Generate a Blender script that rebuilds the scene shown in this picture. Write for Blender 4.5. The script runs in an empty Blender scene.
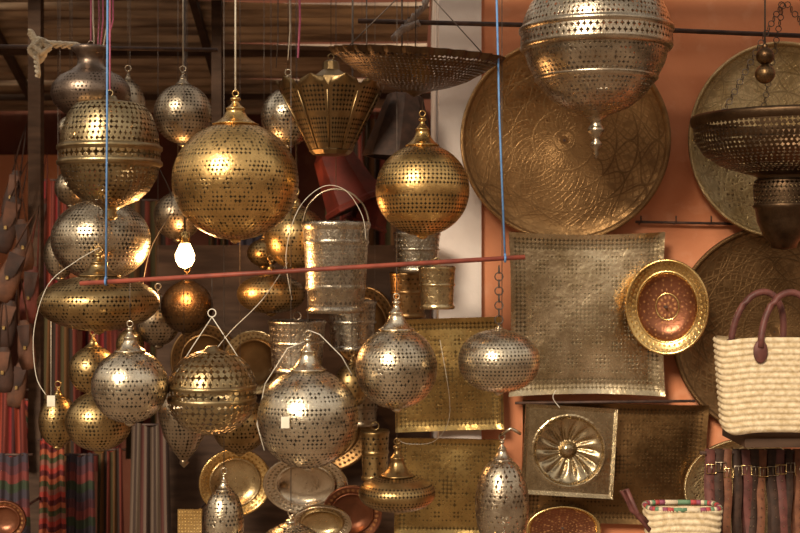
import bpy, math, random
from math import sin, cos, pi, sqrt
from mathutils import Vector, Matrix
random.seed(4)
ZC=2.1; D=5.0
def S(y): return 0.004*(D+y)/D
def P(px,py,y): return Vector(((px-400)*S(y), y, ZC-(py-266.5)*S(y)))

# ---------------------------------------------------------------- materials
def nt(name):
    m=bpy.data.materials.new(name); m.use_nodes=True
    return m, m.node_tree.nodes, m.node_tree.links, m.node_tree.nodes['Principled BSDF']
def mth(n,l,op,a,b=None,c=None):
    x=n.new('ShaderNodeMath'); x.operation=op
    for i,v in enumerate((a,b,c)):
        if v is None: continue
        if isinstance(v,(int,float)): x.inputs[i].default_value=v
        else: l.new(v,x.inputs[i])
    return x.outputs[0]
def mixc(n,l,f,a,b):
    x=n.new('ShaderNodeMix'); x.data_type='RGBA'
    if isinstance(f,(int,float)): x.inputs[0].default_value=f
    else: l.new(f,x.inputs[0])
    for i,v in ((6,a),(7,b)):
        if isinstance(v,tuple): x.inputs[i].default_value=(*v,1)
        else: l.new(v,x.inputs[i])
    return x.outputs[2]
def ramp01(n,l,v,a,b,c=1.0,d=0.0):
    fr=n.new('ShaderNodeMapRange'); fr.inputs[1].default_value=a; fr.inputs[2].default_value=b; fr.inputs[3].default_value=c; fr.inputs[4].default_value=d; l.new(v,fr.inputs[0]); return fr.outputs[0]
def metal(name,c1,c2,rough=.32,scale=7,mode='hole',hole=(.012,.008,.005),bump=.3,metallic=1.0,engr=.75,fil=.12,wave=1.5,fs=95,polar=0):
    m,n,l,b=nt(name)
    tc=n.new('ShaderNodeTexCoord'); oi=n.new('ShaderNodeObjectInfo')
    va=n.new('ShaderNodeVectorMath'); va.operation='ADD'
    l.new(tc.outputs['Object'],va.inputs[0]); 
    r=mth(n,l,'MULTIPLY',oi.outputs['Random'],20.0); l.new(r,va.inputs[1])
    n1=n.new('ShaderNodeTexNoise'); n1.inputs['Scale'].default_value=scale; n1.inputs['Detail'].default_value=6; n1.inputs['Roughness'].default_value=.65
    n2=n.new('ShaderNodeTexNoise'); n2.inputs['Scale'].default_value=70; n2.inputs['Detail'].default_value=3
    l.new(va.outputs[0],n1.inputs['Vector']); l.new(va.outputs[0],n2.inputs['Vector'])
    col=mixc(n,l,ramp01(n,l,n1.outputs['Fac'],.36,.66,0.0,1.0),c1,c2)
    vo=n.new('ShaderNodeTexVoronoi'); vo.feature='DISTANCE_TO_EDGE'; vo.inputs['Scale'].default_value=fs; l.new(va.outputs[0],vo.inputs['Vector'])
    filg=ramp01(n,l,vo.outputs['Distance'],.03,.14)
    dark=tuple(x*.3 for x in c2)
    if fil: col=mixc(n,l,mth(n,l,'MULTIPLY',filg,fil),col,dark)
    uv=n.new('ShaderNodeUVMap'); uv.uv_map='UVMap'; sp=n.new('ShaderNodeSeparateXYZ'); l.new(uv.outputs[0],sp.inputs[0])
    u2=n.new('ShaderNodeUVMap'); u2.uv_map='PAT'; s2=n.new('ShaderNodeSeparateXYZ'); l.new(u2.outputs[0],s2.inputs[0])
    if polar:
        U,V=sp.outputs[0],sp.outputs[1]
        def lat(ku,kv,wd,tw=.0):
            a=mth(n,l,'MULTIPLY',U,float(ku)); c=mth(n,l,'MULTIPLY',V,float(kv))
            if tw: c=mth(n,l,'ADD',c,mth(n,l,'MULTIPLY',mth(n,l,'SINE',mth(n,l,'MULTIPLY',V,kv*6.283)),tw))
            p=mth(n,l,'ABSOLUTE',mth(n,l,'SUBTRACT',mth(n,l,'FRACT',mth(n,l,'ADD',a,c)),.5))
            q=mth(n,l,'ABSOLUTE',mth(n,l,'SUBTRACT',mth(n,l,'FRACT',mth(n,l,'SUBTRACT',a,c)),.5))
            line=ramp01(n,l,mth(n,l,'MINIMUM',p,q),wd*.6,wd)
            dot=ramp01(n,l,mth(n,l,'MINIMUM',p,q),.36,.42,0.0,1.0)
            return line,dot
        l1,d1=lat(polar,4,.045,.12); l2,d2=lat(polar*4,14,.16)
        rg=mth(n,l,'ABSOLUTE',mth(n,l,'SUBTRACT',mth(n,l,'FRACT',mth(n,l,'MULTIPLY',V,5.0)),.5)); rl=ramp01(n,l,rg,.03,.05)
        mask=mth(n,l,'MAXIMUM',mth(n,l,'MAXIMUM',mth(n,l,'MULTIPLY',l1,.8),mth(n,l,'MULTIPLY',rl,.8)),mth(n,l,'MAXIMUM',mth(n,l,'MULTIPLY',d1,.6),mth(n,l,'MULTIPLY',l2,.45)))
        edge=ramp01(n,l,V,.04,.05,0.0,1.0); mask=mth(n,l,'MULTIPLY',mask,edge)
        mask=mth(n,l,'MULTIPLY',mask,ramp01(n,l,n1.outputs['Fac'],.3,.6,.45,1.0))
    else:
        du=mth(n,l,'SUBTRACT',mth(n,l,'FRACT',sp.outputs[0]),.5); dv=mth(n,l,'SUBTRACT',mth(n,l,'FRACT',sp.outputs[1]),.5)
        du=mth(n,l,'MULTIPLY',du,s2.outputs[1])
        d=mth(n,l,'SQRT',mth(n,l,'ADD',mth(n,l,'MULTIPLY',du,du),mth(n,l,'MULTIPLY',dv,dv)))
        phi=mth(n,l,'COSINE',mth(n,l,'MULTIPLY',mth(n,l,'ARCTAN2',dv,du),4.0))
        big=ramp01(n,l,s2.outputs[0],.29,.34,0.0,.30)
        R=mth(n,l,'MULTIPLY',s2.outputs[0],mth(n,l,'ADD',mth(n,l,'MULTIPLY',phi,big),1.0))
        mask=ramp01(n,l,mth(n,l,'SUBTRACT',R,d),0.0,.06,0.0,1.0)
    if mode=='engr':
        f=mth(n,l,'MULTIPLY',mask,engr); col=mixc(n,l,f,col,hole); b.inputs['Metallic'].default_value=metallic
    else:
        col=mixc(n,l,mask,col,hole)
        l.new(mth(n,l,'MULTIPLY',mth(n,l,'SUBTRACT',1.0,mask),metallic),b.inputs['Metallic'])
        l.new(mth(n,l,'MULTIPLY',mth(n,l,'SUBTRACT',1.0,mask),.5),b.inputs['Specular IOR Level'])
    if mode=='cut':
        l.new(mth(n,l,'SUBTRACT',1.0,mask),b.inputs['Alpha'])
    l.new(col,b.inputs['Base Color'])
    rr=mth(n,l,'ADD',mth(n,l,'MULTIPLY',n2.outputs['Fac'],.22),rough-.08)
    rr=mth(n,l,'ADD',rr,mth(n,l,'MULTIPLY',mask,.35)); l.new(rr,b.inputs['Roughness'])
    h=mth(n,l,'SUBTRACT',mth(n,l,'MULTIPLY',n2.outputs['Fac'],.6),mask)
    if fil: h=mth(n,l,'SUBTRACT',h,mth(n,l,'MULTIPLY',filg,fil))
    h=mth(n,l,'ADD',h,mth(n,l,'MULTIPLY',n1.outputs['Fac'],wave))
    bp=n.new('ShaderNodeBump'); bp.inputs['Strength'].default_value=bump; bp.inputs['Distance'].default_value=.004
    l.new(h,bp.inputs['Height']); l.new(bp.outputs[0],b.inputs['Normal'])
    return m
def plain(name,c1,c2=None,rough=.7,scale=8,metallic=0,bump=.2,emit=None,stretch=(1,1,1),spec=.5):
    m,n,l,b=nt(name)
    tc=n.new('ShaderNodeTexCoord'); mp=n.new('ShaderNodeMapping'); mp.inputs['Scale'].default_value=stretch
    l.new(tc.outputs['Object'],mp.inputs[0])
    n1=n.new('ShaderNodeTexNoise'); n1.inputs['Scale'].default_value=scale; n1.inputs['Detail'].default_value=7; l.new(mp.outputs[0],n1.inputs['Vector'])
    mr=n.new('ShaderNodeMapRange'); mr.inputs[1].default_value=.35; mr.inputs[2].default_value=.65; l.new(n1.outputs['Fac'],mr.inputs[0])
    l.new(mixc(n,l,mr.outputs[0],c1,c2 or c1),b.inputs['Base Color'])
    b.inputs['Roughness'].default_value=rough; b.inputs['Metallic'].default_value=metallic; b.inputs['Specular IOR Level'].default_value=spec
    bp=n.new('ShaderNodeBump'); bp.inputs['Strength'].default_value=bump; bp.inputs['Distance'].default_value=.01
    l.new(n1.outputs['Fac'],bp.inputs['Height']); l.new(bp.outputs[0],b.inputs['Normal'])
    if emit: b.inputs['Emission Color'].default_value=(*emit[:3],1); b.inputs['Emission Strength'].default_value=emit[3]
    return m
def stripes(name,cols,rep=3,axis=0,rough=.9):
    m,n,l,b=nt(name)
    uv=n.new('ShaderNodeUVMap'); uv.uv_map='UVMap'; sp=n.new('ShaderNodeSeparateXYZ'); l.new(uv.outputs[0],sp.inputs[0])
    f=mth(n,l,'FRACT',mth(n,l,'MULTIPLY',sp.outputs[axis],rep))
    cr=n.new('ShaderNodeValToRGB'); cr.color_ramp.interpolation='CONSTANT'
    els=cr.color_ramp.elements
    k=len(cols)
    els[0].color=(*cols[0],1); els[1].position=1/k; els[1].color=(*cols[1],1)
    for i in range(2,k):
        e=els.new(i/k); e.color=(*cols[i],1)
    l.new(f,cr.inputs[0]); l.new(cr.outputs[0],b.inputs['Base Color']); b.inputs['Roughness'].default_value=rough; b.inputs['Specular IOR Level'].default_value=.15
    return m

BRASS =metal('brass_pierced',(.76,.49,.19),(.42,.25,.085),.26)
BRASSD=metal('brass_antique_pierced',(.50,.34,.15),(.24,.15,.06),.3)
SILV  =metal('nickel_pierced',(.78,.67,.50),(.42,.33,.22),.25)
SILVD =metal('nickel_antique_pierced',(.48,.39,.28),(.26,.19,.12),.3)
CUTB  =metal('brass_openwork',(.46,.35,.19),(.23,.155,.075),.3,mode='cut')
CUTS  =metal('nickel_openwork',(.60,.50,.37),(.33,.25,.17),.26,mode='cut')
CUTD  =metal('bronze_openwork',(.13,.08,.045),(.06,.035,.02),.4,mode='cut')
BRONZE=metal('bronze_engraved',(.48,.28,.12),(.22,.12,.05),.28,scale=4,mode='engr',hole=(.09,.045,.02),wave=3,fil=0,polar=12,engr=.62)
BRONZD=metal('dark_bronze_engraved',(.27,.155,.07),(.12,.065,.027),.34,scale=4,mode='engr',hole=(.045,.022,.01),wave=3,fil=0,polar=12,engr=.6)
BRONZP=metal('dark_bronze_stippled',(.27,.155,.065),(.12,.065,.025),.34,scale=4,mode='engr',hole=(.045,.022,.01),wave=3,fil=0)
TRAYGP=metal('gilt_tray_engraved',(.70,.55,.32),(.42,.29,.13),.26,scale=5,mode='engr',hole=(.16,.10,.045),wave=3,fil=0,polar=16,engr=.7)
TRAYG =metal('gilt_engraved',(.62,.48,.27),(.36,.24,.11),.26,scale=5,mode='engr',hole=(.16,.10,.045),wave=3,fil=0)
TRAYS =metal('brass_tray_stippled',(.74,.60,.40),(.38,.28,.155),.22,scale=5,mode='engr',hole=(.10,.068,.035),bump=.4,wave=4.5,fil=0,engr=.85)
SHEET =metal('brass_sheet',(.54,.36,.13),(.27,.17,.06),.26,scale=5,mode='engr',hole=(.075,.045,.018),bump=.4,wave=3.5,fil=0,engr=.85)
GOLD  =metal('polished_brass',(.80,.56,.24),(.56,.35,.12),.22,mode='engr',hole=(.28,.15,.04),fil=0)
COPPER=metal('copper_enamel',(.24,.085,.04),(.14,.05,.022),.3,mode='engr',hole=(.42,.2,.07),metallic=.7,fil=0)
CHROME=metal('polished_tin',(.68,.57,.42),(.46,.35,.23),.2,mode='engr',hole=(.25,.18,.1),fil=0)
BUCK  =metal('bucket_tin',(.66,.59,.48),(.36,.30,.22),.25,mode='engr',hole=(.14,.11,.08),bump=.5)
DKBR  =metal('dark_bronze_pierced',(.18,.11,.05),(.09,.05,.025),.35)
IRON  =plain('rusty_iron',(.10,.055,.04),(.05,.03,.025),.6,20,.4)
REDBAR=plain('red_painted_rod',(.32,.07,.04),(.2,.045,.03),.5,25)
STR_W =plain('cotton_cord',(.75,.68,.55),(.6,.52,.4),.9,40)
STR_B =plain('blue_nylon_cord',(.14,.30,.58),(.10,.22,.46),.7,40)
STR_P =plain('pink_cord',(.70,.20,.32),(.55,.14,.25),.9,40)
STR_D =plain('dark_wire',(.12,.09,.07),(.07,.05,.04),.5,40,.6)
WHITEW=plain('white_flex',(.8,.74,.62),(.7,.62,.5),.5,30)
LEATH =plain('oxblood_leather',(.15,.05,.04),(.085,.03,.025),.5,30,spec=.3)
LEATHK=plain('dark_leather',(.06,.03,.02),(.03,.017,.012),.6,30,spec=.2)
LEATHB=plain('tan_leather',(.20,.08,.04),(.12,.045,.025),.6,30,spec=.2)
REDL  =plain('red_leather',(.15,.022,.012),(.08,.014,.008),.6,14,spec=.2)
STRAW =plain('palm_straw',(.72,.58,.39),(.50,.37,.21),.85,60,spec=.2)
TAG   =plain('paper_tag',(.8,.74,.6),(.7,.64,.5),.9,20)
WOOD  =plain('dark_timber',(.08,.045,.028),(.04,.022,.014),.8,5,stretch=(1,1,6),spec=.2)

# ---------------------------------------------------------------- mesh builder
ECYC=[1,1,1.7,1,1,1,1.7]
class MB:
    def __init__(s,origin): s.o=Vector(origin); s.v=[];s.f=[];s.fm=[];s.uv=[];s.pt=[];s.sm=[];s.ms=[]
    def mi(s,m):
        if m not in s.ms: s.ms.append(m)
        return s.ms.index(m)
    def face(s,idx,m,uv=None,pt=None,smooth=True):
        s.f.append(idx); s.fm.append(m); s.sm.append(smooth)
        s.uv+= uv or [(0,0)]*len(idx); s.pt+= pt or [(0,1)]*len(idx)
    def lathe(s,secs,M=None,n=84,smooth=True,rad=None):
        M=M or Matrix.Identity(4)
        for sec in secs:
            p=sec['p']; m=s.mi(sec['m']); hr=sec.get('hr',0); sp=sec.get('sp',.01); e=sec.get('e',1); mod=sec.get('mod'); pol=sec.get('polar')
            if hr or mod:
                L=[0]
                for a,b in zip(p,p[1:]): L.append(L[-1]+math.hypot(b[0]-a[0],b[1]-a[1]))
                rows=max(1,round(L[-1]/sp)); q=[]
                for i in range(rows+1):
                    t=L[-1]*i/rows; k=0
                    while k<len(L)-2 and L[k+1]<t: k+=1
                    w=(t-L[k])/max(1e-9,L[k+1]-L[k]); q.append((p[k][0]+(p[k+1][0]-p[k][0])*w,p[k][1]+(p[k+1][1]-p[k][1])*w))
            else: q=p; rows=len(p)-1
            base=len(s.v)
            for i,(r,z) in enumerate(q):
                for j in range(n):
                    th=2*pi*j/n; k=rad(th,r,z) if rad else 1
                    s.v.append(M@Vector((r*k*cos(th),r*k*sin(th),z)))
            for i in range(rows):
                rm=.5*(q[i][0]+q[i+1][0]); N=max(3,round(2*pi*rm/sp)); off=.5*(i%2)
                ee=ECYC[i%7] if mod else e
                for j in range(n):
                    j2=(j+1)%n; a=base+i*n+j; b=base+i*n+j2; c=base+(i+1)*n+j2; d=base+(i+1)*n+j
                    if pol:
                        r0,r1=q[i][0]/pol,q[i+1][0]/pol; s.face((a,d,c,b),m,[(j/n,r0),(j/n,r1),((j+1)/n,r1),((j+1)/n,r0)],None,smooth); continue
                    u0=N*j/n+off; u1=N*(j+1)/n+off
                    H=lambda jj:(mod(2*pi*jj/n,(i+.5)/rows) if mod else hr)
                    h0,h1=H(j),H(j+1)
                    s.face((a,d,c,b),m,[(u0,i+1),(u0,i),(u1,i),(u1,i+1)],[(h0,ee),(h0,ee),(h1,ee),(h1,ee)],smooth)
    def tube(s,pts,r,mat,n=6,closed=False,twist=0):
        m=s.mi(mat); pts=[Vector(p) for p in pts]; base=len(s.v); K=len(pts)
        for i,p in enumerate(pts):
            if closed: t=pts[(i+1)%K]-pts[i-1]
            else: t=pts[min(K-1,i+1)]-pts[max(0,i-1)]
            t.normalize(); up=Vector((0,0,1)) if abs(t.z)<.8 else Vector((0,1,0))
            if closed and abs(t.y)<.5: up=Vector((0,1,0))
            a=t.cross(up).normalized(); b=t.cross(a)
            rr=r(i/(K-1)) if callable(r) else r
            for j in range(n):
                th=2*pi*j/n+twist*i; s.v.append(p+a*cos(th)*rr+b*sin(th)*rr)
        for i in range(K if closed else K-1):
            for j in range(n):
                a=base+i*n+j; b=base+i*n+(j+1)%n; i2=(i+1)%K
                s.face((a,b,base+i2*n+(j+1)%n,base+i2*n+j),m)
        if not closed:
            s.face(tuple(base+j for j in range(n))[::-1],m,smooth=False); s.face(tuple(base+(K-1)*n+j for j in range(n)),m,smooth=False)
    def ring(s,c,R,r,mat,axis='y',n=16):
        c=Vector(c); pts=[]
        for i in range(n):
            a=2*pi*i/n
            pts.append(c+ (Vector((cos(a)*R,0,sin(a)*R)) if axis=='y' else Vector((cos(a)*R,sin(a)*R,0)) if axis=='z' else Vector((0,cos(a)*R,sin(a)*R))))
        s.tube(pts,r,mat,5,True)
    def box(s,c,d,mat,M=None):
        m=s.mi(mat); base=len(s.v); c=Vector(c); M=M or Matrix.Identity(4)
        for x in(-1,1):
            for y in(-1,1):
                for z in(-1,1): s.v.append(c+(M@Vector((x*d[0]/2,y*d[1]/2,z*d[2]/2))))
        for f in ((0,1,3,2),(4,6,7,5),(0,4,5,1),(2,3,7,6),(0,2,6,4),(1,5,7,3)):
            s.face(tuple(base+i for i in f),m,[(0,0),(0,1),(1,1),(1,0)],smooth=False)
    def grid(s,fn,nu,nv,mat,uvs=(1,1),hr=None,smooth=True,e=1,skip=None):
        m=s.mi(mat); base=len(s.v)
        for i in range(nv+1):
            for j in range(nu+1): s.v.append(Vector(fn(j/nu,i/nv)))
        for i in range(nv):
            if skip and skip(i): continue
            for j in range(nu):
                a=base+i*(nu+1)+j
                if hr:
                    h=hr((j+.5)/nu,(i+.5)/nv)
                    uv=[(j,i),(j+1,i),(j+1,i+1),(j,i+1)]; pt=[(h,e)]*4
                else:
                    uv=[(x/nu*uvs[0],y/nv*uvs[1]) for x,y in((j,i),(j+1,i),(j+1,i+1),(j,i+1))]; pt=None
                s.face((a,a+1,a+nu+2,a+nu+1),m,uv,pt,smooth)
    def done(s,name):
        me=bpy.data.meshes.new(name); me.from_pydata([tuple(v) for v in s.v],[],s.f)
        for m in s.ms: me.materials.append(m)
        me.polygons.foreach_set('material_index',s.fm); me.polygons.foreach_set('use_smooth',s.sm)
        u=me.uv_layers.new(name='UVMap'); u.data.foreach_set('uv',[c for t in s.uv for c in t])
        u=me.uv_layers.new(name='PAT'); u.data.foreach_set('uv',[c for t in s.pt for c in t])
        me.update(); ob=bpy.data.objects.new(name,me); ob.location=s.o
        bpy.context.collection.objects.link(ob); return ob

ROOFZ=3.32
def mod_dia(a=.27,b=.14,k=10,w=3): return lambda th,t: a+b*cos(k*th)*cos(w*2*pi*t)
def mod_band(h=.36,k=5): return lambda th,t: h if (t*k)%1<.72 else .06
def mod_med(k=6,w=1.0,a=.2,b=.24):
    def f(th,t):
        x=((th*k/(2*pi))%1-.5)*2; y=((t*w)%1-.5)*2; r=sqrt(x*x+y*y)
        return a+b*(cos(r*3*pi)*.5+.0) if r<1 else a+.06
    return f
def mod_fil(k=7,w=2):
    def f(th,t):
        y=t*w; row=int(y); x=((th*k/(2*pi)+.5*(row%2))%1-.5)*2; yy=(y%1-.5)*2
        if abs(yy)>.92: return .07
        q=abs(x)+abs(yy)
        if .90<q<1.08: return .06
        if q<.90: return .27+.16*cos(q*3.2*pi)
        return .33
    return f
MODS={'dia':mod_dia(.27,.14,8,2),'band':mod_band(.33,4),'med':mod_fil(7,3),'fine':lambda th,t:.29,'dia2':mod_fil(9,3),'big':lambda th,t:.36,'med2':mod_fil(6,2)}
def ell(rx,yc,ry,rt,rb,p=1.0,n=40,tear=0):
    a0=math.asin(min(1,(rt/rx)**(1/p))); a1=pi-math.asin(min(1,(rb/rx)**(1/p))); o=[]
    for i in range(n+1):
        a=a0+(a1-a0)*i/n; o.append((rx*sin(a)**p,yc-ry*cos(a)))
    return o
def build_lamp(name,px,yc,y,secs,mat,string=True,ringr=3,strmat=None,top=None,n=84,M=None,smooth=True,rad=None,extra=None,ztop=ROOFZ,sr=.0014):
    k=S(y); o=P(px,yc,y); mb=MB(o); out=[]
    for sc in secs:
        d=dict(sc); d['p']=[(r*k,-(v-yc)*k) for r,v in sc['p']]; d['m']=sc.get('m',mat); d['sp']=sc.get('sp',4)*k; out.append(d)
    mb.lathe(out,M,n,smooth,rad)
    ty=min(v for sc in secs for r,v in sc['p']) if top is None else top
    if ringr:
        mb.ring((0,0,-(ty-ringr-yc)*k),ringr*k,.7*k,mat)
        ty-=2*ringr
    if string:
        z0=-(ty-yc)*k; z1=ztop-o.z
        mb.tube([(0,0,z0),(0.0,0,(z0+z1)/2),(0,0,z1)],sr,strmat or STR_D,5)
    if extra: extra(mb,k)
    return mb.done(name)
def neck(yb,h,rn):
    t=[(.06,1),(.16,.97),(.24,.93),(.24,.88),(.14,.84),(.17,.78),(.22,.72),(.30,.66),(.42,.60),(.46,.57),(.40,.54),(.46,.42),(.58,.28),(.76,.16),(.86,.12),(.95,.08),(1.06,.05),(1.06,.02),(.98,0)]
    return [(rn*a,yb-h*b) for a,b in t]
def globe(name,px,py,y,rx,ry,nk,rn,mat,sp=4,mod='dia',p=1.0,rb=5,knob=True,**kw):
    b=ell(rx,py,ry,rn*.98,rb,p); yt=b[0][1]; yb=b[-1][1]
    secs=[dict(p=neck(yt,nk,rn)),dict(p=b,mod=MODS[mod],sp=sp)]
    if knob: secs.append(dict(p=[(rb,yb),(rb*1.1,yb+1),(rb*.7,yb+2.5),(rb*.3,yb+3.5),(0,yb+4)]))
    else: secs.append(dict(p=[(rb,yb),(0,yb)]))
    return build_lamp(name,px,py,y,secs,mat,**kw)

# ---------------------------------------------------------------- room
def simple(name,parts):
    mb=MB((0,0,0))
    for c,d,m in parts: mb.box(c,d,m)
    return mb.done(name)
def plaster(name,c1,c2,c3):
    m,n,l,b=nt(name); tc=n.new('ShaderNodeTexCoord')
    a=n.new('ShaderNodeTexNoise'); a.inputs['Scale'].default_value=2.2; a.inputs['Detail'].default_value=8; l.new(tc.outputs['Object'],a.inputs['Vector'])
    c=n.new('ShaderNodeTexNoise'); c.inputs['Scale'].default_value=14; c.inputs['Detail'].default_value=8; l.new(tc.outputs['Object'],c.inputs['Vector'])
    r=n.new('ShaderNodeMapRange'); r.inputs[1].default_value=.38; r.inputs[2].default_value=.62; l.new(a.outputs['Fac'],r.inputs[0])
    r2=n.new('ShaderNodeMapRange'); r2.inputs[1].default_value=.55; r2.inputs[2].default_value=.75; l.new(c.outputs['Fac'],r2.inputs[0])
    l.new(mixc(n,l,mth(n,l,'MULTIPLY',r2.outputs[0],.5),mixc(n,l,r.outputs[0],c1,c2),c3),b.inputs['Base Color']); b.inputs['Roughness'].default_value=.85; b.inputs['Specular IOR Level'].default_value=.2
    bp=n.new('ShaderNodeBump'); bp.inputs['Strength'].default_value=.35; bp.inputs['Distance'].default_value=.01; l.new(c.outputs['Fac'],bp.inputs['Height']); l.new(bp.outputs[0],b.inputs['Normal'])
    return m
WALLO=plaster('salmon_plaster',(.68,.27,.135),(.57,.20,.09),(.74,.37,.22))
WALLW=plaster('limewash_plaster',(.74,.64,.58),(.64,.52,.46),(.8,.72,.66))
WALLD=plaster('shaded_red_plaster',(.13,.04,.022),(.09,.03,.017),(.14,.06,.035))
FLOORM=plain('street_paving',(.30,.22,.16),(.2,.15,.11),.85,3)
simple('wall_right',[((2.0,.15,2.0),(3.4,.26,4.0),WALLO)])
simple('wall_pilaster',[((.24,.62,2.0),(.17,1.26,4.0),WALLW)])
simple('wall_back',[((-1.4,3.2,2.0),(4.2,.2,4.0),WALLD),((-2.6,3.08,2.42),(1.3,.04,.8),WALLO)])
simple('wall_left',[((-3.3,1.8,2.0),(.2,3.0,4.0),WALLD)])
simple('floor',[((0,-2,-.05),(12,13,.1),FLOORM)])
ROOFM=plain('weathered_corrugated_tin',(.55,.39,.26),(.16,.10,.065),.45,5,.3,stretch=(.4,5,1))
def rz(y): return 3.12+ (3.05-y)*.19
mb=MB((-1.45,1.75,0))
def rf(u,v):
    x=-1.7+u*3.3; y=-1.25+v*2.6; return (x,y,rz(y+1.75)+.026*sin((y+x*.3)*2*pi/.115))
mb.grid(rf,8,420,ROOFM,skip=lambda i: i%93 in (40,41,42,43)); mb.done('ceiling')
mb=MB((-1.4,1.75,0))
for xx,t in((-1.35,.25),(-.75,.12),(.35,.05)): 
    T=Matrix.Rotation(t,4,'Z')@Matrix.Rotation(-.19,4,'X'); mb.box((xx,0,rz(1.75)-.06),(.035,2.5,.05),WOOD,T)
for yy,t in((.1,.04),(.85,-.03)): mb.box((0,yy,rz(1.75+yy)-.075),(3.3,.03,.035),WOOD,Matrix.Rotation(t,4,'Z'))
mb.done('roof_beam_frame')
mb=MB((0,-.7,ROOFZ+.04))
for yy in (-.62,-.42,-.3,-.2,0,.17,.35): mb.box((0,yy,0),(5.2,.05,.06),WOOD)
for xx in (-2.3,2.3): mb.box((xx,.1,.07),(.08,2.2,.08),WOOD)
mb.done('overhead_hanging_rack')
mb=MB((-.6,.3,ROOFZ+.04))
for yy in (-.3,-.1,.05,.25): mb.box((0,yy,0),(3.2,.03,.03),WOOD)
mb.done('overhead_hanging_rack')
simple('wooden_post',[((P(36,200,1.0)),(.06,.06,3.2),WOOD),((P(217,200,1.3)),(.05,.05,3.2),WOOD)])
simple('wooden_display_board',[((-.5,.87,1.1),(1.28,.03,2.2),WOOD)])

# ---------------------------------------------------------------- wall trays
RX90=Matrix.Rotation(pi/2,4,'X')
def peg(mb,y):
    w=.019 if mb.o.x>.16 or y<0 else .855
    mb.tube([(0,.012,0),(0,w-y,0)],.006,IRON,6)
def disc(name,px,py,y,rx,ry,secs,tiltx=0,tiltz=0,roll=0,n=120,extra=None,rad=None):
    k=S(y); mb=MB(P(px,py,y))
    M=Matrix.Rotation(tiltz,4,'Z')@Matrix.Rotation(tiltx,4,'X')@RX90@Matrix.Rotation(roll,4,'Z')@Matrix.Diagonal((1,ry/rx,1,1))
    out=[]
    for sc in secs:
        d=dict(sc); d['p']=[(r*rx*k,h*k) for r,h in sc['p']]; d['sp']=sc.get('sp',4)*k
        if sc.get('polar'): d['polar']=rx*k
        out.append(d)
    mb.lathe(out,M,n,rad=rad); peg(mb,y)
    if extra: extra(mb,k)
    return mb.done(name)
def tray_secs(m,lip=5,bowl=8):
    f=lambda r: lip*.5*max(0,(r-.86)/.1)-bowl*(1-r*r)*.5
    return [dict(p=[(.96,0),(1.0,lip*.3),(1.0,lip),(.985,lip+1),(.965,lip),(.95,f(.95))],m=m),
            dict(p=[(.95-.94*j/24,f(.95-.94*j/24)) for j in range(25)],m=m,polar=True)]
disc('engraved_brass_tray',565,140,-.06,105,102,tray_secs(BRONZE,bowl=9),tiltx=.03)
disc('engraved_brass_tray',780,140,-.07,91,98,tray_secs(TRAYGP,bowl=8),tiltz=-.08)
disc('engraved_brass_tray',775,332,-.02,104,107,tray_secs(BRONZD,bowl=4))
disc('engraved_brass_tray',745,488,-.06,62,50,tray_secs(TRAYGP,bowl=5))
def plate(name,px,py,y,w,h,mat,depth,hrf,cells=50,rot=0,conc=0,tiltx=0,edge=4):
    k=S(y); mb=MB(P(px,py,y)); R=Matrix.Rotation(rot,4,'Y')@Matrix.Rotation(tiltx,4,'X')
    def fn(u,v):
        a=(u-.5)*2; b=(v-.5)*2
        x=a*(1-conc*(1-b*b)); z=b*(1-conc*(1-a*a))
        return R@Vector((x*w/2*k,-depth(a,b)*k,z*h/2*k))
    mb.grid(fn,cells,int(cells*h/w),mat,hr=hrf)
    m=mb.mi(mat)
    for s0 in range(4):
        q=[]
        for i in range(21):
            t=i/20; u,v=[(t,0),(1,t),(1-t,1),(0,1-t)][s0]; q.append(fn(u,v))
        base=len(mb.v)
        for p in q: mb.v.append(p); mb.v.append(p+Vector((0,edge*k,0)))
        for i in range(20): mb.face((base+2*i,base+2*i+1,base+2*i+3,base+2*i+2),m)
    return mb
def pillow(a,b):
    e=max(abs(a),abs(b)); return 2+4*max(0,(e-.88)/.12) + 3.2*(1-a*a)*(1-b*b)+1.4*sin(3*a+1)*cos(3.5*b)+.6*sin(8*a+3*b)
def hr_square(u,v):
    a=(u-.5)*2; b=(v-.5)*2; e=max(abs(a),abs(b)); r=math.hypot(a,b); th=math.atan2(b,a)
    if .74<e<.80 or .95<e: return .0
    if e>.80: return .36
    if r<.15: return .42
    if r<.42: return max(.0,.2+.26*cos(8*th)*cos((r-.15)*11))
    if r<.48: return .0
    return max(0,.19+.2*cos(a*16)*cos(b*16))
for a in ((586,314,-.07,156,164,TRAYS,38,0,.035),(613,463,-.03,186,122,BRONZP,48,.03,.02),(448,374,-.05,108,112,SHEET,27,-.03,.0),(447,486,-.06,104,96,SHEET,27,.02,.0)):
    mb=plate('t',*a[:6],pillow,hr_square,a[6],a[7],a[8]); peg(mb,a[2]); mb.done('square_stippled_tray')
def flower(a,b):
    r=math.hypot(a,b); th=math.atan2(b,a); e=max(abs(a),abs(b))
    z=1+2*max(0,(e-.92)/.08)
    if r<.8:
        q=r/.8
        z+= 2*math.exp(-((r-.77)/.035)**2) -14*(1-q*q)**.8 + 3.2*abs(cos(7*th+2.2*r))*sin(pi*min(1,q))
    if r<.2: z+=8*(1-(r/.2)**2)
    return z
ROS=metal('rosette_gilt',(.58,.46,.29),(.36,.27,.15),.22,mode='engr',hole=(.2,.13,.06),fil=0)
mb=plate('t',569,451,-.13,92,90,ROS,flower,lambda u,v:.35 if max(abs(u-.5),abs(v-.5))>.46 else 0,110,.06,.0)
mb.tube([(0,.05,.1),(0,.147,.1)],.006,IRON); mb.done('square_rosette_tray')
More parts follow.
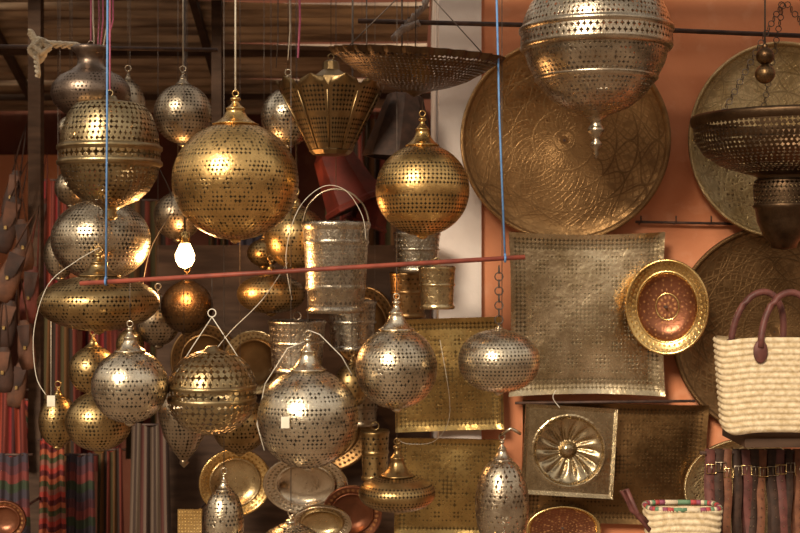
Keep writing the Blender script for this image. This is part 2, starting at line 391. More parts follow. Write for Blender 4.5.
disc('oval_copper_tray',667,307,-.17,41,48,[
 dict(p=[(.95,0),(1,1),(1.0,5),(.97,6),(.94,5)],m=GOLD),dict(p=[(.94,5),(.90,3.4),(.82,2),(.76,1.2)],m=GOLD,sp=5,hr=.30),
 dict(p=[(.76,1.2),(.74,2),(.71,1),(.68,-3)],m=GOLD),dict(p=[(.68,-3),(.6,-7),(.5,-9),(.3,-10)],m=COPPER,sp=4,mod=mod_dia(.16,.2,16,1)),dict(p=[(.3,-10),(.29,-9),(.27,-9),(.25,-10)],m=GOLD),dict(p=[(.25,-10),(.01,-10)],m=COPPER,sp=4,hr=.3)],tiltz=-.25)
disc('copper_bowl',563,529,-.09,38,24,[dict(p=[(.95,0),(1,2),(.97,6),(.92,5),(.85,2)],m=GOLD),dict(p=[(.85,2),(.5,-3),(.2,-4),(.01,-4)],m=COPPER,sp=4,mod=mod_dia(.2,.2,12,1))])
mb=MB(P(690,224,-.0)); k=S(-.0); mb.tube([(-55*k,-.01,2*k),(52*k,-.01,0)],.006,IRON); 
for x in(-50,-15,20,48): mb.tube([(x*k,.02,0),(x*k,-.02,2*k),(x*k,-.02,8*k)],.003,IRON)
mb.done('wall_hanging_rail')
mb=MB(P(610,402,-.1)); k=S(-.1); mb.tube([(-95*k,0,-1*k),(85*k,0,1*k)],.006,IRON); mb.done('wall_hanging_rail')
mb=MB(P(570,25,-.35)); k=S(-.35)
mb.tube([(-212*k,0,4*k),(0,0,-1*k),(260*k,0,-12*k)],.009,IRON,8); mb.done('iron_curtain_rod')
mb=MB(P(100,48,-.25)); k=S(-.25)
mb.tube([(-130*k,0,2*k),(118*k,0,-2*k)],.008,IRON,8)
mb.done('iron_curtain_rod')
def rope(name,pts,y,r,mat=STR_W):
    mb=MB(P(*pts[0],y)); o=P(*pts[0],y); Q=[P(*p,y)-o for p in pts]; dense=[]
    for a,b in zip(Q,Q[1:]):
        for i in range(10): dense.append(a.lerp(b,i/10))
    dense.append(Q[-1])
    for ph in (0,2.1,4.2):
        mb.tube([p+Vector((cos(i*.9+ph)*r*.6,sin(i*.9+ph)*r*.8,cos(i*.9+ph+1)*r*.6)) for i,p in enumerate(dense)],r*.6,mat,5)
    mb.done(name)
rope('knotted_rope',[(30,32),(36,42),(44,54),(40,60),(30,50),(38,40),(48,44),(78,46)],-.28,.012,plain('hemp_rope',(.85,.74,.56),(.6,.5,.36),.9,30))
rope('knotted_rope',[(42,40),(34,46),(42,54),(50,48),(42,40),(36,56),(38,76)],-.30,.010,plain('hemp_rope_end',(.85,.74,.56),(.6,.5,.36),.9,30))
rope('knotted_rope',[(432,-20),(424,6),(408,22),(394,38),(402,30),(418,24)],-.37,.013,plain('grey_rope',(.42,.34,.30),(.25,.2,.18),.9,30))

# ---------------------------------------------------------------- the hanging bar + its cords
bar_y=-1.0; k=S(bar_y); A=P(80,283.5,bar_y); B=P(525,257,bar_y)
mb=MB((A+B)/2); mb.tube([A-mb.o,B-mb.o],.0075,REDBAR,8)
for px,py,top in ((106,281,(108,-20)),(505,258,(494,-20))):
    a=P(px,py,bar_y)-mb.o; b=P(*top,bar_y)-mb.o; mb.tube([a,(a+b)/2,Vector((b.x,0,ROOFZ-mb.o.z))],.0035,STR_B,6); mb.ring(a,.012,.004,STR_B,'x')
mb.done('hanging_display_bar')
def barz(px): return P(px,283.5+(257-283.5)*(px-80)/445,bar_y).z

# ---------------------------------------------------------------- hanging lamps
build_lamp('hanging_metal_vase',91,85,-.6,[dict(p=[(0,50),(14,50),(18,47),(20,49),(15,54),(13,60),(14,66),(20,71)]),dict(p=[(20,71),(31,77),(38,86),(39.5,95),(36,105),(27,113),(17,118)],mod=mod_dia(.2,.14,8,2),sp=4),dict(p=[(17,118),(16,122),(21,126),(20,128),(0,127)])],metal('pewter_vase',(.28,.21,.16),(.15,.105,.08),.34),strmat=STR_P,sr=.003)
build_lamp('banded_pierced_lantern',110,157,-.72,[dict(p=[(0,96),(6,96),(8,100),(20,102),(34,105)]),dict(p=[(34,105),(40,112),(45,124),(48,136),(49,145)],mod=mod_med(9,1,.32,.16),sp=5.2),
 dict(p=[(49,145),(52,147),(52,150),(50,152)]),dict(p=[(50,152),(50,160)],hr=.38,sp=7),dict(p=[(50,160),(52,162),(52,165),(49,167)]),
 dict(p=[(49,167),(46,178),(39,190),(28,200),(14,206)],mod=mod_med(9,1,.32,.16),sp=5.2),dict(p=[(14,206),(9,208),(6,212),(8,216),(4,220),(0,221)])],CUTB,strmat=STR_P,sr=.003)
globe('pierced_globe_lamp',183,114,-.35,29,30,13,8,SILVD,3.8,'dia',strmat=STR_W,sr=.002)
globe('pierced_globe_lamp',235.5,181,-1.12,63,59,29,22,BRASS,4.3,'dia2',sr=.003,strmat=STR_W)
globe('pierced_globe_lamp',101,240,-.28,49,41,10,14,SILV,4.2,'dia')
globe('flattened_pierced_lamp',99,303,-.72,60,28,24,20,BRASSD,4.2,'dia2',string=False)
globe('pierced_globe_lamp',130,386,-1.0,38,37,25,15,SILV,4.2,'med',string=True,ztop=barz(130))
globe('pierced_globe_lamp',99,421,-.6,33,30,10,9,BRASSD,4,'dia')
globe('pierced_globe_lamp',93,370,-.35,24,24,12,8,BRASSD,4,'med2')
globe('pierced_globe_lamp',58,421,-.25,19,26,10,8,BRASSD,4,'dia')
def hanger12(mb,k):
    for x in (-42,42):
        mb.tube([(0,0,74*k),(x*.5*k,0,42*k),(x*k,0,8*k)],.0015,WHITEW,5)
    mb.ring((0,0,78*k),4*k,.6*k,WHITEW)
    mb.tube([(0,0,82*k),(0,0,barz(212)-P(212,391,-.92).z)],.0012,STR_D,5)
build_lamp('banded_pierced_lantern',212,391,-.92,[dict(p=[(0,346),(5,346),(8,350),(16,352)]),dict(p=[(16,352),(28,357),(37,366),(42,377),(43.5,384)],mod=mod_med(8,1,.36,.12),sp=6.5),
 dict(p=[(43.5,384),(45,385),(45,388),(44,389)]),dict(p=[(44,389),(44,397)],hr=.4,sp=7.5),dict(p=[(44,397),(45,398),(44,401)]),
 dict(p=[(44,401),(40,414),(31,425),(18,432)],mod=mod_med(8,1,.36,.12),sp=6.5),dict(p=[(18,432),(10,434),(0,435)])],CUTB,ringr=0,string=False,extra=hanger12)
build_lamp('teardrop_pierced_lamp',184,425,-.45,[dict(p=[(2,372),(4,378),(9,382),(14,386)]),dict(p=[(14,386),(22,394),(26,406),(25,420),(20,436),(12,450),(4,460)],mod=MODS['dia'],sp=4),dict(p=[(4,460),(5,463),(0,468)])],SILVD)
def tag14(mb,k):
    mb.box((-18*k,-52*k,2*k),(8*k,.001,11*k),TAG)
    mb.tube([(0,0,78*k),(-20*k,-.02,70*k),(-42*k,-.03,35*k),(-50*k,-.03,-5*k),(-42*k,-.05,-30*k)],.0013,WHITEW,5)
    mb.tube([(0,0,88*k),(12*k,-.02,84*k),(34*k,-.02,62*k),(44*k,-.02,44*k)],.0013,WHITEW,5)
globe('pierced_globe_lamp',308,418,-1.03,50.5,50,34,17,SILV,4.3,'med',ztop=barz(308),extra=tag14)
globe('pierced_globe_lamp',396.5,368,-.95,41,41,31,17,SILV,4,'dia2',ztop=barz(396))
def chain(mb,k):
    for i in range(9):
        z=31+i*7.2
        mb.ring((0,0,(z+3)*k),4.2*k,.7*k,STR_D,'y' if i%2 else 'x',10)
globe('flattened_pierced_lamp',499,361,-1.0,41,31,5,9,SILV,4,'fine',p=.8,string=False,ringr=0,extra=chain)
globe('flattened_pierced_lamp',397,493,-.8,38.5,17.5,32,16,BRASSD,3.8,'band',p=.75)
def ovoid(name,px,y,y0,y1,rx,mat,nk=18,rn=9,sp=5,**kw):
    yc=(y0+y1)/2
    return globe(name,px,yc,y,rx,(y1-y0)/2,nk,rn,mat,sp,'med2',p=.85,**kw)
ovoid('ovoid_pierced_lamp',502,-.95,458,552,27,CUTS,20,10,5,extra=lambda mb,k:[mb.tube([(-2*k,-.01,70*k),(8*k,-.03,78*k),(18*k,-.02,72*k)],.006,CHROME,6)])
ovoid('ovoid_pierced_lamp',224,-.95,488,560,20,SILV,16,8,4)
globe('pierced_globe_lamp',291,556,-.98,36,32,10,12,SILV,4,'med')
build_lamp('mosque_lantern',596,60,-.68,[dict(p=[(8,-60),(12,-55),(30,-50)]),dict(p=[(30,-50),(36,-40),(38,-30),(40,-18)],mod=MODS['big'],sp=5),dict(p=[(40,-18),(46,-16),(56,-8)]),dict(p=[(56,-8),(66,4),(72,18),(74,27)],mod=mod_fil(12,1),sp=4.8),
 dict(p=[(74,27),(77,29),(77,32),(75,34)]),dict(p=[(75,34),(75.5,46)],hr=.36,sp=6,e=1.3),dict(p=[(75.5,46),(76,48),(74,51),(71,52)]),
 dict(p=[(71,52),(68,64),(61,78)],mod=mod_fil(12,1),sp=4.8),dict(p=[(61,78),(61.5,80),(58,83)]),dict(p=[(58,83),(48,96),(34,107),(20,113)],mod=mod_fil(10,1),sp=4.6),
 dict(p=[(20,113),(12,116),(7,119),(5,124),(8,128),(9,131),(5,136),(3,140),(6,143),(6,146),(2,150),(3,154),(0,159)])],CUTS,n=96,string=True,sr=.004,strmat=STR_D)
def scal(th,r,z): return 1+(.035*cos(30*th) if r>.26 else 0)
build_lamp('scalloped_hanging_dish',416,70,-.9,[dict(p=[(86,53),(84,56),(81,59)]),dict(p=[(81,59),(70,68),(52,79),(34,86),(14,91)],mod=mod_med(16,1,.28,.14),sp=4.4),dict(p=[(14,91),(8,93),(3,96),(0,97)])],CUTD,n=180,top=97,ringr=0,string=False,rad=scal,M=Matrix.Rotation(.06,4,'Y')@Matrix.Rotation(.10,4,'X'),
 extra=lambda mb,k:[mb.tube([(x*k,yy*k,17*k-.06*x*k),(0,0,90*k)],.002,STR_D,5) for x,yy in((-70,0),(70,0),(0,70))]+[mb.tube([(0,0,90*k),(0,0,ROOFZ-P(0,70,-.9).z)],.003,STR_D)])
globe('pierced_globe_lamp',422.5,190,-.9,47,46,30,16,BRASS,4.2,'band',ztop=P(422,92,-.9).z)
STARM=metal('star_lantern_bronze',(.34,.23,.11),(.17,.11,.05),.32)
def petals(mb,k):
    for i in range(10):
        a=2*pi*i/10; R=Matrix.Rotation(a,4,'Z')
        def fn(u,v,R=R):
            w=(u-.5)*2; h=v; half=(7+11*h)*(1 if h<.8 else sqrt(max(.0,1-((h-.8)/.2)**2)*.999+.001))
            rad=19+34*h+ (1-w*w)*3
            return R@Vector((rad*k,w*half*k,(-42+68*h+(1 if h>.9 else 0))*k))
        mb.grid(fn,8,16,STARM,hr=lambda u,v:.33 if .15<u<.85 and .08<v<.88 and not (.45<v<.52) else 0)
        mb.tube([R@Vector((19*k,-7*k,-42*k)),R@Vector((47*k,-16*k,12*k))],1.1*k,STARM,5)
build_lamp('faceted_star_lantern',331,108,-.38,[dict(p=[(3,60),(8,62),(9,70),(20,78),(21,84)]),dict(p=[(21,84),(22,110),(20,148)],hr=.3,sp=5),dict(p=[(20,148),(22,151),(18,155),(0,156)])],STARM,n=10,smooth=False,extra=petals)
def chain26(mb,k):
    for a in (pi*.5,pi*1.17,pi*1.83):
        q=Vector((86*k*cos(a),86*k*sin(a),28*k)); t=Vector((0,0,150*k)); d=(t-q)
        for i in range(24):
            mb.ring(q+d*(i/24),3*k,.5*k,STR_D,'y' if i%2 else 'x',8)
build_lamp('mosque_bowl_lantern',784,150,-.5,[dict(p=[(88,117),(91,116),(92,119),(91,124),(89,126)]),dict(p=[(89,126),(87,140),(78,154),(60,166),(38,173)],mod=mod_med(14,1,.33,.14),sp=5),dict(p=[(38,173),(30,175),(25,178),(29,181)]),
 dict(p=[(29,181),(30,190),(29,204)],mod=MODS['big'],sp=4.5),dict(p=[(29,204),(31,206),(28,209),(26,222),(20,236),(14,242),(12,248),(0,250)])],CUTD,n=96,string=False,ringr=0,extra=chain26)
def beads(mb,k):
    pr=lambda R:[(R*sin(a*pi/8),R*cos(a*pi/8)) for a in range(9)]
    for z,R in((6,9),(-12,10)):
        mb.lathe([dict(p=[(r*k,(zz+z)*k) for r,zz in pr(R)],m=DKBR,sp=.01,mod=lambda t,u:.2)],None,20)
build_lamp('metal_bead_pendant',765,62,-.9,[dict(p=[(2,44),(3,46),(3,50),(0,50)])],DKBR,ringr=0,strmat=STR_D,extra=beads,sr=.003)

# rear lamps
globe('pierced_globe_lamp',178,216,.15,24,24,9,8,SILVD,3.8,'dia')
globe('pierced_globe_lamp',187,307,.05,26,26,10,8,DKBR,4,'med')
globe('flattened_pierced_lamp',271,294,.1,34,19,14,10,BRASSD,3.8,'dia',p=.8)
globe('pierced_globe_lamp',296,238,.0,31,31,14,10,BRASSD,3.8,'med')
globe('pierced_globe_lamp',264,253,.35,17,14,6,6,BRASSD,3.8,'dia')
globe('pierced_globe_lamp',288,117,-.05,27,29,14,9,SILV,3.8,'dia')
globe('pierced_globe_lamp',70,128,-.1,12,12,8,4,SILV,3.8,'dia')
globe('pierced_globe_lamp',72,188,.05,17,18,8,6,SILVD,3.8,'dia')
globe('pierced_globe_lamp',60,255,.35,16,24,8,6,SILVD,3.8,'dia')
globe('flattened_pierced_lamp',158,322,.35,22,24,10,8,SILVD,3.8,'dia')
globe('pierced_globe_lamp',128,110,.3,18,30,10,6,SILVD,3.8,'med')
globe('ovoid_pierced_lamp',130,345,.3,14,16,8,5,BRASSD,3.8,'med')
globe('pierced_globe_lamp',240,425,.1,28,28,8,8,BRASSD,4,'med')
globe('pierced_globe_lamp',352,385,.2,18,22,8,6,BRASSD,4,'med')
for px,py,y,t,sc in ((343,178,.1,-.45,1.0),(372,205,.25,.35,.7)):
    k=S(y)*sc; mb=MB(P(px,py,y)); T=Matrix.Rotation(t,4,'Y')
    mb.lathe([dict(p=[(12*k,36*k),(15*k,30*k),(20*k,25*k),(30*k,-25*k),(33*k,-27*k),(33*k,-31*k),(30*k,-32*k)],m=REDL),dict(p=[(30*k,-32*k),(27*k,-28*k),(5*k,20*k)],m=LEATHK)],T,6,False)
    mb.tube([(t*-22*k,0,30*k),(t*-22*k,0,ROOFZ-mb.o.z)],.003,STR_D); mb.done('red_leather_lampshade')
k=S(-.2); mb=MB(P(402,128,-.2)); mb.lathe([dict(p=[(14*k,34*k),(18*k,32*k),(36*k,-26*k),(37*k,-31*k),(34*k,-31*k)],m=LEATHK)],Matrix.Rotation(.1,4,'Y'),8,False)
mb.tube([(0,0,28*k),(0,0,ROOFZ-mb.o.z)],.003,STR_D); mb.done('dark_leather_lampshade')
def bucket_handle(mb,k):
    mb.tube([(33*k*cos(pi*i/16),0,(40+37*sin(pi*i/16))*k) for i in range(17)],1.1*k,SILVD,6)
    mb.tube([(0,0,77*k),(0,0,ROOFZ-mb.o.z)],.0015,STR_D,5)
build_lamp('hammered_metal_bucket',336,266,-.25,[dict(p=[(31,236),(30,224)],m=SILVD),dict(p=[(30,224),(34,222),(35,224),(34,228),(33,230)]),dict(p=[(33,230),(32.5,240)],hr=.35,sp=7,e=1.5),dict(p=[(32.5,240),(33.5,242),(32,245)]),dict(p=[(32,245),(30,285)],mod=mod_fil(7,2),sp=4),dict(p=[(30,285),(31,288),(29,291),(28,300)]),dict(p=[(28,300),(27,306)],hr=.3,sp=5),dict(p=[(27,306),(30,310),(28,313),(0,312)])],
 BUCK,string=False,ringr=0,extra=bucket_handle)
def canister(name,px,y,y0,y1,r,mat):
    h=y1-y0
    build_lamp(name,px,(y0+y1)/2,y,[dict(p=[(0,y0+3),(r*.92,y0+3),(r,y0),(r*1.05,y0+2),(r,y0+5)]),dict(p=[(r,y0+5),(r*.95,y0+h*.4)],mod=mod_med(6,1,.25,.2),sp=5),dict(p=[(r*.95,y0+h*.4),(r*1.03,y0+h*.44),(r*.94,y0+h*.48)]),dict(p=[(r*.94,y0+h*.48),(r*.9,y1-5)],mod=mod_dia(.2,.2,8,1),sp=5),dict(p=[(r*.9,y1-5),(r,y1-2),(r*.95,y1),(0,y1)])],mat,ringr=4,sr=.001)
canister('nickel_canister',417,-.2,232,272,23,BUCK)
canister('brass_canister',437,-.4,266,309,18,TRAYG)
canister('brass_canister',408,-.02,272,318,18,BRONZP)
canister('nickel_canister',297,.1,320,372,28,BUCK)
canister('nickel_canister',352,.35,300,350,24,BUCK)
OV=lambda m,m2:[dict(p=[(.95,0),(1,1),(1.0,5),(.97,6),(.93,5)],m=m),dict(p=[(.93,5),(.72,2)],m=m,sp=5,hr=.3),dict(p=[(.72,2),(.7,4),(.66,3),(.6,0),(.3,-2),(.01,-2)],m=m2)]
disc('oval_brass_tray',235,482,.5,36,34,OV(GOLD,TRAYG),tiltz=.2)
disc('oval_tin_tray',306,484,.35,43,31,OV(CHROME,CHROME),tiltx=.2,tiltz=-.1)
disc('oval_tin_tray',322,522,.15,30,20,OV(CHROME,TRAYG),tiltx=.3)
disc('red_enamel_plate',352,513,.3,30,28,OV(COPPER,COPPER))
disc('oval_brass_tray',256,362,.7,34,32,OV(TRAYG,BRONZP),tiltz=-.3)
disc('oval_brass_tray',365,326,.74,34,40,OV(BRONZP,BRONZP),tiltz=-.3)
disc('oval_brass_tray',322,430,.75,52,42,OV(BRONZP,BRONZP))
disc('oval_brass_tray',205,360,.78,34,36,OV(BRONZP,BRONZP))
mb=plate('t',190,522,.2,24,26,GOLD,lambda a,b:2,lambda u,v:.3,8); peg(mb,.2); mb.done('brass_box_lid')
canister('brass_canister',375,.3,430,480,14,BRASSD)
canister('nickel_canister',362,.55,395,425,16,SILVD)

# bulb
b0=P(185,256,-.15); mb=MB(b0); k=S(-.15)*1.15
BULB=plain('lit_bulb_glass',(1,.8,.5),(1,.8,.5),.3,5,emit=(1,.62,.26,30))
mb.lathe([dict(p=[(0,-11*k),(5*k,-9*k),(8*k,-4*k),(8.5*k,1*k),(6*k,7*k),(4*k,11*k)],m=BULB),dict(p=[(4*k,11*k),(4.5*k,12*k),(4.5*k,20*k),(2*k,22*k),(0,22*k)],m=GOLD)],None,20)
mb.tube([(0,0,22*k),(0,0,ROOFZ-b0.z)],.003,STR_D); mb.done('light_bulb')
def light(name,kind,loc,energy,col,**kw):
    L=bpy.data.lights.new(name,kind); L.energy=energy; L.color=col
    for a,v in kw.items(): setattr(L,a,v)
    o=bpy.data.objects.new(name,L); o.location=loc; bpy.context.collection.objects.link(o); return o
light('bulb_light','POINT',b0+Vector((0,.0,-.1)),14,(1,.52,.2),shadow_soft_size=.05)

mb=MB(P(298,30,-.5)); k=S(-.5)
mb.tube([(0,0,.35),(2*k,0,10*k),(0,0,-28*k)],.004,STR_P); mb.tube([(-9*k,0,.35),(-8*k,0,0),(-10*k,0,-30*k)],.002,STR_W); mb.tube([(-20*k,0,.35),(-20*k,0,-10*k),(-22*k,0,-38*k)],.002,STR_D)
mb.done('hanging_cords')
mb=MB(P(98,20,-.55)); k=S(-.55)
for dx,m in((0,STR_P),(4,STR_P),(9,STR_W),(-6,STR_W),(14,STR_P)): mb.tube([(dx*k,0,.35),(dx*k+.004,0,0),(dx*.6*k,0,-26*k)],.003,m)
mb.done('hanging_cords')
def wire(pts,y,r=.0015,m=WHITEW):
    o=P(*pts[0],y); mb=MB(o); Q=[P(*p,y)-o for p in pts]; d=[]
    for i in range(len(Q)-1):
        p0,p1,p2,p3=Q[max(0,i-1)],Q[i],Q[i+1],Q[min(len(Q)-1,i+2)]
        for j in range(6):
            t=j/6; d.append(.5*((2*p1)+(p2-p0)*t+(2*p0-5*p1+4*p2-p3)*t*t+(3*p1-p0-3*p2+p3)*t**3))
    d.append(Q[-1]); mb.tube(d,r,m,5); mb.done('electric_flex')
wire([(292,300),(286,255),(298,210),(322,187),(345,190),(362,215),(366,240)],-.45,.0012)
wire([(99,248),(75,262),(48,285),(34,330),(36,375),(46,395)],-.97,.0012)
wire([(288,262),(262,300),(232,330),(214,352)],-.6,.0012)
wire([(160,170),(172,205),(150,250),(140,300)],-.2,.002,STR_D)
wire([(440,340),(450,410),(436,440),(410,444),(398,440)],-.6,.0010)
wire([(560,408),(553,398),(556,390)],-.17,.0014)
mb=MB(P(51,401,-.4)); k=S(-.4); mb.box((0,0,0),(8*k,.001,11*k),TAG); mb.tube([(0,0,5*k),(0,0,.4)],.001,WHITEW); mb.done('price_tag')

# ---------------------------------------------------------------- straw basket bags
def straw_bag(name,px,py,y,w,h,dep,handle=True,rolls=16,flare=.12):
    k=S(y); mb=MB(P(px,py,y)); NT=150; NR=rolls*5
    W=w*k/2; Dp=dep/2; Hh=h*k
    def fn(u,v):
        th=2*pi*u; c,s=cos(th),sin(th); ex=.55
        x=math.copysign(abs(c)**ex,c); yy=math.copysign(abs(s)**ex,s)
        roll=abs(sin(pi*v*rolls)); br=abs(sin(50*th+ (1 if int(v*rolls)%2 else -1)*pi*v*rolls))
        d=.003*roll+.0045*br*roll
        t=1-flare*(1-v)
        b=1 if v>.06 else .9+.1*v/.06
        return (x*(W*t*b+d),yy*(Dp*t*b+d),(v-.5)*Hh+.006*sin(3*th))
    mb.grid(fn,NT*2,NR,STRAW)
    mb.lathe([dict(p=[(.98,.0),(0,0)],m=STRAW)],Matrix.Translation((0,0,-Hh/2+.01))@Matrix.Diagonal((W*.8,Dp*.8,1,1)),24)
    if handle:
        for yy in(-Dp-.012,Dp*.6):
            sh=6*k if yy<0 else -14*k
            pts=[]
            for i in range(25):
                a=pi*i/24; pts.append(Vector((26*k*cos(a)+sh+6*k*sin(a),yy*(1-.3*sin(a)),Hh/2-8*k+54*k*sin(a)**.8)))
            mb.tube(pts,3.4*k,LEATH,8)
            for sgn in(-1,1):
                mb.lathe([dict(p=[(0,.003),(8*k,.003),(9*k,0),(8*k,-.003)],m=LEATH)],Matrix.Translation((sgn*26*k+sh,yy,Hh/2-12*k))@Matrix.Rotation(pi/2,4,'X')@Matrix.Diagonal((.8,1.3,1,1)),20)
    return mb.done(name)
straw_bag('straw_basket_bag',774,385,-.75,116,94,.13)
straw_bag('straw_basket_bag',682,530,-.8,74,50,.14,handle=False,rolls=8)
k=S(-.8); mb=MB(P(682,506,-.8))
cols=[plain('yarn_red',(.40,.05,.05)),plain('yarn_green',(.12,.22,.12)),plain('yarn_cream',(.6,.48,.33)),plain('yarn_plum',(.25,.06,.1))]
for i in range(40):
    a0=2*pi*i/40; a1=2*pi*(i+1)/40
    q=lambda a:Vector((36*k*math.copysign(abs(cos(a))**.55,cos(a)),.068*math.copysign(abs(sin(a))**.55,sin(a)),0))
    mb.tube([q(a0),q((a0+a1)/2),q(a1)],.009,cols[i%4],6)
mb.tube([Vector((-36*k,-.03,-14*k)),Vector((-52*k,-.03,-2*k)),Vector((-62*k,-.03,17*k)),Vector((-57*k,-.03,18*k)),Vector((-46*k,-.03,-8*k)),Vector((-34*k,-.04,-22*k))],.009,LEATH,8)
mb.done('basket_rim_trim')
# display stand that carries the small basket (its top is just under the picture's lower edge)
zt=P(682,555.5,-.8).z; c=P(682,530,-.8)
mb=MB((c.x,-.8,zt)); mb.box((0,0,-.02),(.62,.3,.036),WOOD)
for x in(-.28,.28):
    for y in(-.12,.12): mb.box((x,y,-.02-(zt-.02)/2),(.04,.04,zt-.02),WOOD)
mb.done('wooden_display_stand')
# leather belts looped over a rail
k=S(-.45); mb=MB(P(760,455,-.45))
mb.tube([(-60*k,0,2*k),(90*k,0,4*k)],.007,IRON,8)
rb=random.Random(3)
for i in range(15):
    x=(-50+i*8.6+rb.uniform(-1,1))*k; m=[LEATH,LEATHK,LEATHB,LEATHK][i%4]; sl=rb.uniform(-.05,.05); dl=rb.uniform(0,6)*k
    w=rb.uniform(3.2,4.6)*k
    for sgn in(-1,1):
        yo=sgn*.013-.004
        def fn(u,v,sgn=sgn,yo=yo):
            zz=6*k-dl*0-(v*110*k)
            edge=.003*(1-(2*u-1)**2)
            return (x+(u-.5)*2*w+sl*(-zz)+.002*sin(v*14+i),yo*(1+v*1.2)-edge*1.5+.006*sin(v*6+i),zz)
        mb.grid(fn,6,24,m)
    bz=-(10+dl/k)*k
    mb.tube([(x-w*1.15,-.028,bz-5*k),(x+w*1.15,-.028,bz-5*k),(x+w*1.15,-.028,bz+4*k),(x-w*1.15,-.028,bz+4*k)],.0022,SILVD if i%2 else GOLD,5,True)
    mb.tube([(x,-.030,bz-5*k),(x,-.030,bz+4*k)],.0016,SILVD,5)
    for j in range(7): mb.box((x+sl*(26+j*9)*k,-.034-.001*j,-(24+j*9)*k),(.0035,.003,.0035),SILVD if i%3 else LEATHK)
mb.done('leather_belt_rack')
simple('dark_shelf_board',[(P(790,437,-.6),(.4,.3,.03),WOOD)])

# ---------------------------------------------------------------- left stock
BAGM=[plain('bag_leather_brown',(.12,.05,.028),(.06,.028,.017),.6,20,spec=.2),plain('bag_leather_dark',(.055,.025,.017),(.028,.015,.011),.6,20,spec=.2),plain('bag_leather_red',(.13,.03,.02),(.07,.018,.013),.6,20,spec=.2)]
def bag(px,py,y,w,h,mi,strap=60,rot=0):
    m=BAGM[mi]; k=S(y); mb=MB(P(px,py,y)); T=Matrix.Rotation(rot,4,'Y')@Matrix.Diagonal((1,.4,1,1))
    W=w/2*k; H=h/2*k
    mb.lathe([dict(p=[(W*.45,H),(W*.62,H*.85),(W*.8,H*.4),(W,-H*.2),(W*.96,-H*.7),(W*.7,-H*.97),(0,-H)],m=m),dict(p=[(W*.45,H),(0,H*.95)],m=m)],T,24)
    mb.grid(lambda u,v:T@Vector(((u-.5)*W*1.4*(1-.3*v),-W*(1.02+.1*sin(pi*v)),H*(.8-.7*v)-(.25*H*(1-(2*u-1)**2))*v)),8,6,BAGM[(mi+1)%2])
    mb.box(T@Vector((0,-W*1.15,-H*.1)),(.012,.01,.016),GOLD)
    R=Matrix.Rotation(rot,4,'Y')
    mb.tube([R@Vector((-W*.5,0,H*.9)),R@Vector((-W*.25,0,H*.9+strap*k*.6)),R@Vector((0,0,H*.9+strap*k)),R@Vector((W*.25,0,H*.9+strap*k*.6)),R@Vector((W*.5,0,H*.9))],.004,m,6)
    mb.done('leather_shoulder_bag')
for a in [(8,225,.9,22,58,1,40,.3),(24,245,.7,18,52,0,70,-.1),(10,275,.6,24,56,0,50,.4),(30,295,.9,20,58,2,60,0.1),(6,325,.8,22,50,1,40,.2),(26,345,.7,18,50,0,60,-.1),(12,195,1.2,16,50,1,50,0.2),(40,225,1.2,16,54,2,50,.1),(4,370,.6,20,46,1,60,0),(18,385,.9,18,46,0,60,.2)]: bag(*a)
def scarf(px,y,y0,y1,w,m,folds=4,amp=.015):
    k=S(y); o=P(px,(y0+y1)/2,y); mb=MB(o); H=(y1-y0)*k; W=w*k
    def fn(u,v):
        g=.55+.45*v; return ((u-.5)*W*(.8+.2*v),amp*sin(u*folds*2*pi+v*1.5)*g,H*(.5-v)+.01*sin(u*9))
    mb.grid(fn,folds*10,16,m,(1,1)); mb.tube([(-W/2,.01,H/2),(W/2,.01,H/2)],.006,IRON,6); mb.done('striped_scarf')
S1=stripes('scarf_maroon',[(.18,.02,.02),(.06,.02,.02),(.26,.05,.03),(.09,.02,.015),(.17,.04,.03)],2)
S2=stripes('scarf_plum',[(.05,.04,.05),(.09,.035,.04),(.16,.04,.035),(.04,.05,.03)],4,1)
S3=stripes('scarf_grey',[(.11,.075,.055),(.045,.028,.022),(.13,.095,.07),(.08,.03,.025),(.12,.08,.06),(.035,.022,.018)],2)
S4=stripes('scarf_red',[(.28,.04,.03),(.09,.02,.02),(.30,.08,.04),(.06,.06,.03),(.2,.08,.06)],6,1)
S5=stripes('scarf_olive',[(.06,.045,.02),(.11,.05,.02),(.035,.022,.016),(.13,.03,.02)],2)
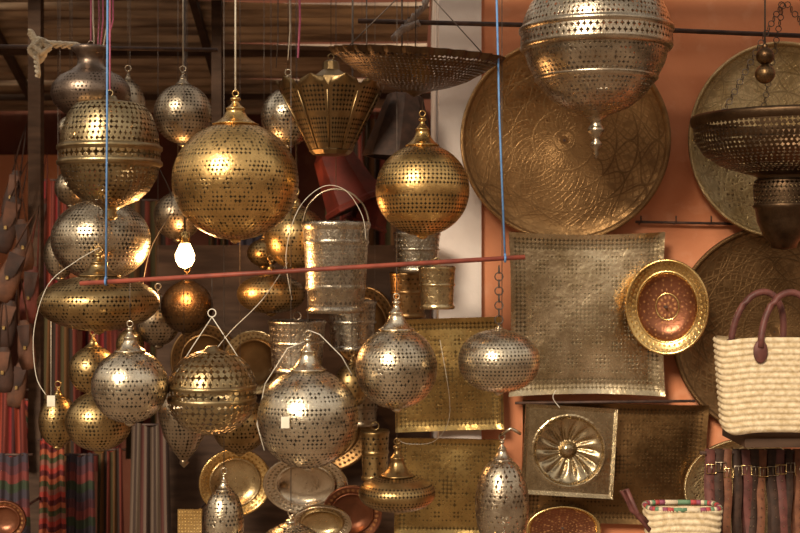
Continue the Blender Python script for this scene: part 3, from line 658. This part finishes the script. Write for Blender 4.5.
for a in [(8,.9,390,470,40,S1),(30,1.1,400,560,30,S4),(12,.5,455,600,40,S2),(52,.8,440,600,30,S4),(80,.9,455,600,34,S2),(110,1.0,450,600,30,S5),(150,.6,425,620,46,S3),(186,.9,440,600,40,S1),(60,1.6,300,460,40,S5),(100,1.7,330,470,44,S1),(55,1.9,180,330,30,S1),(220,1.2,140,330,26,S5),(255,1.8,140,330,40,S2),(345,1.9,120,220,40,S5),(385,2.2,120,330,50,S5),(150,2.0,200,460,50,S5)]: scarf(*a)
disc('red_enamel_plate',5,520,.3,22,20,OV(COPPER,COPPER))

# ---------------------------------------------------------------- light + world + camera
w=bpy.data.worlds.new('World'); bpy.context.scene.world=w; w.use_nodes=True; n=w.node_tree.nodes; l=w.node_tree.links
bg=n['Background']; tc=n.new('ShaderNodeTexCoord'); sx=n.new('ShaderNodeSeparateXYZ'); l.new(tc.outputs['Generated'],sx.inputs[0])
mr=n.new('ShaderNodeMapRange'); mr.inputs[1].default_value=-1; l.new(sx.outputs[2],mr.inputs[0])
cr=n.new('ShaderNodeValToRGB'); e=cr.color_ramp.elements
e[0].position=0; e[0].color=(.06,.042,.028,1); e[1].position=1; e[1].color=(.7,.64,.58,1)
for p,c in((.42,(.13,.08,.05,1)),(.5,(.36,.25,.17,1)),(.56,(.42,.29,.20,1)),(.63,(.86,.72,.56,1)),(.75,(1,.92,.82,1))):
    x=e.new(p); x.color=c
l.new(mr.outputs[0],cr.inputs[0]); l.new(cr.outputs[0],bg.inputs[0]); bg.inputs[1].default_value=.82
s=light('sun','SUN',(-3,-6,6),3.9,(1,.86,.66),angle=math.radians(15))
s.rotation_euler=Vector((.40,.85,-.50)).to_track_quat('-Z','Y').to_euler()
cam=bpy.data.cameras.new('camera'); co=bpy.data.objects.new('camera',cam); bpy.context.collection.objects.link(co)
co.location=(0,-D,ZC); co.rotation_euler=(pi/2,0,0); cam.lens=36*D/3.2; cam.clip_start=.1
cam.dof.use_dof=True; cam.dof.focus_distance=4.3; cam.dof.aperture_fstop=3.5
bpy.context.scene.camera=co
bpy.context.scene.view_settings.view_transform='Standard'
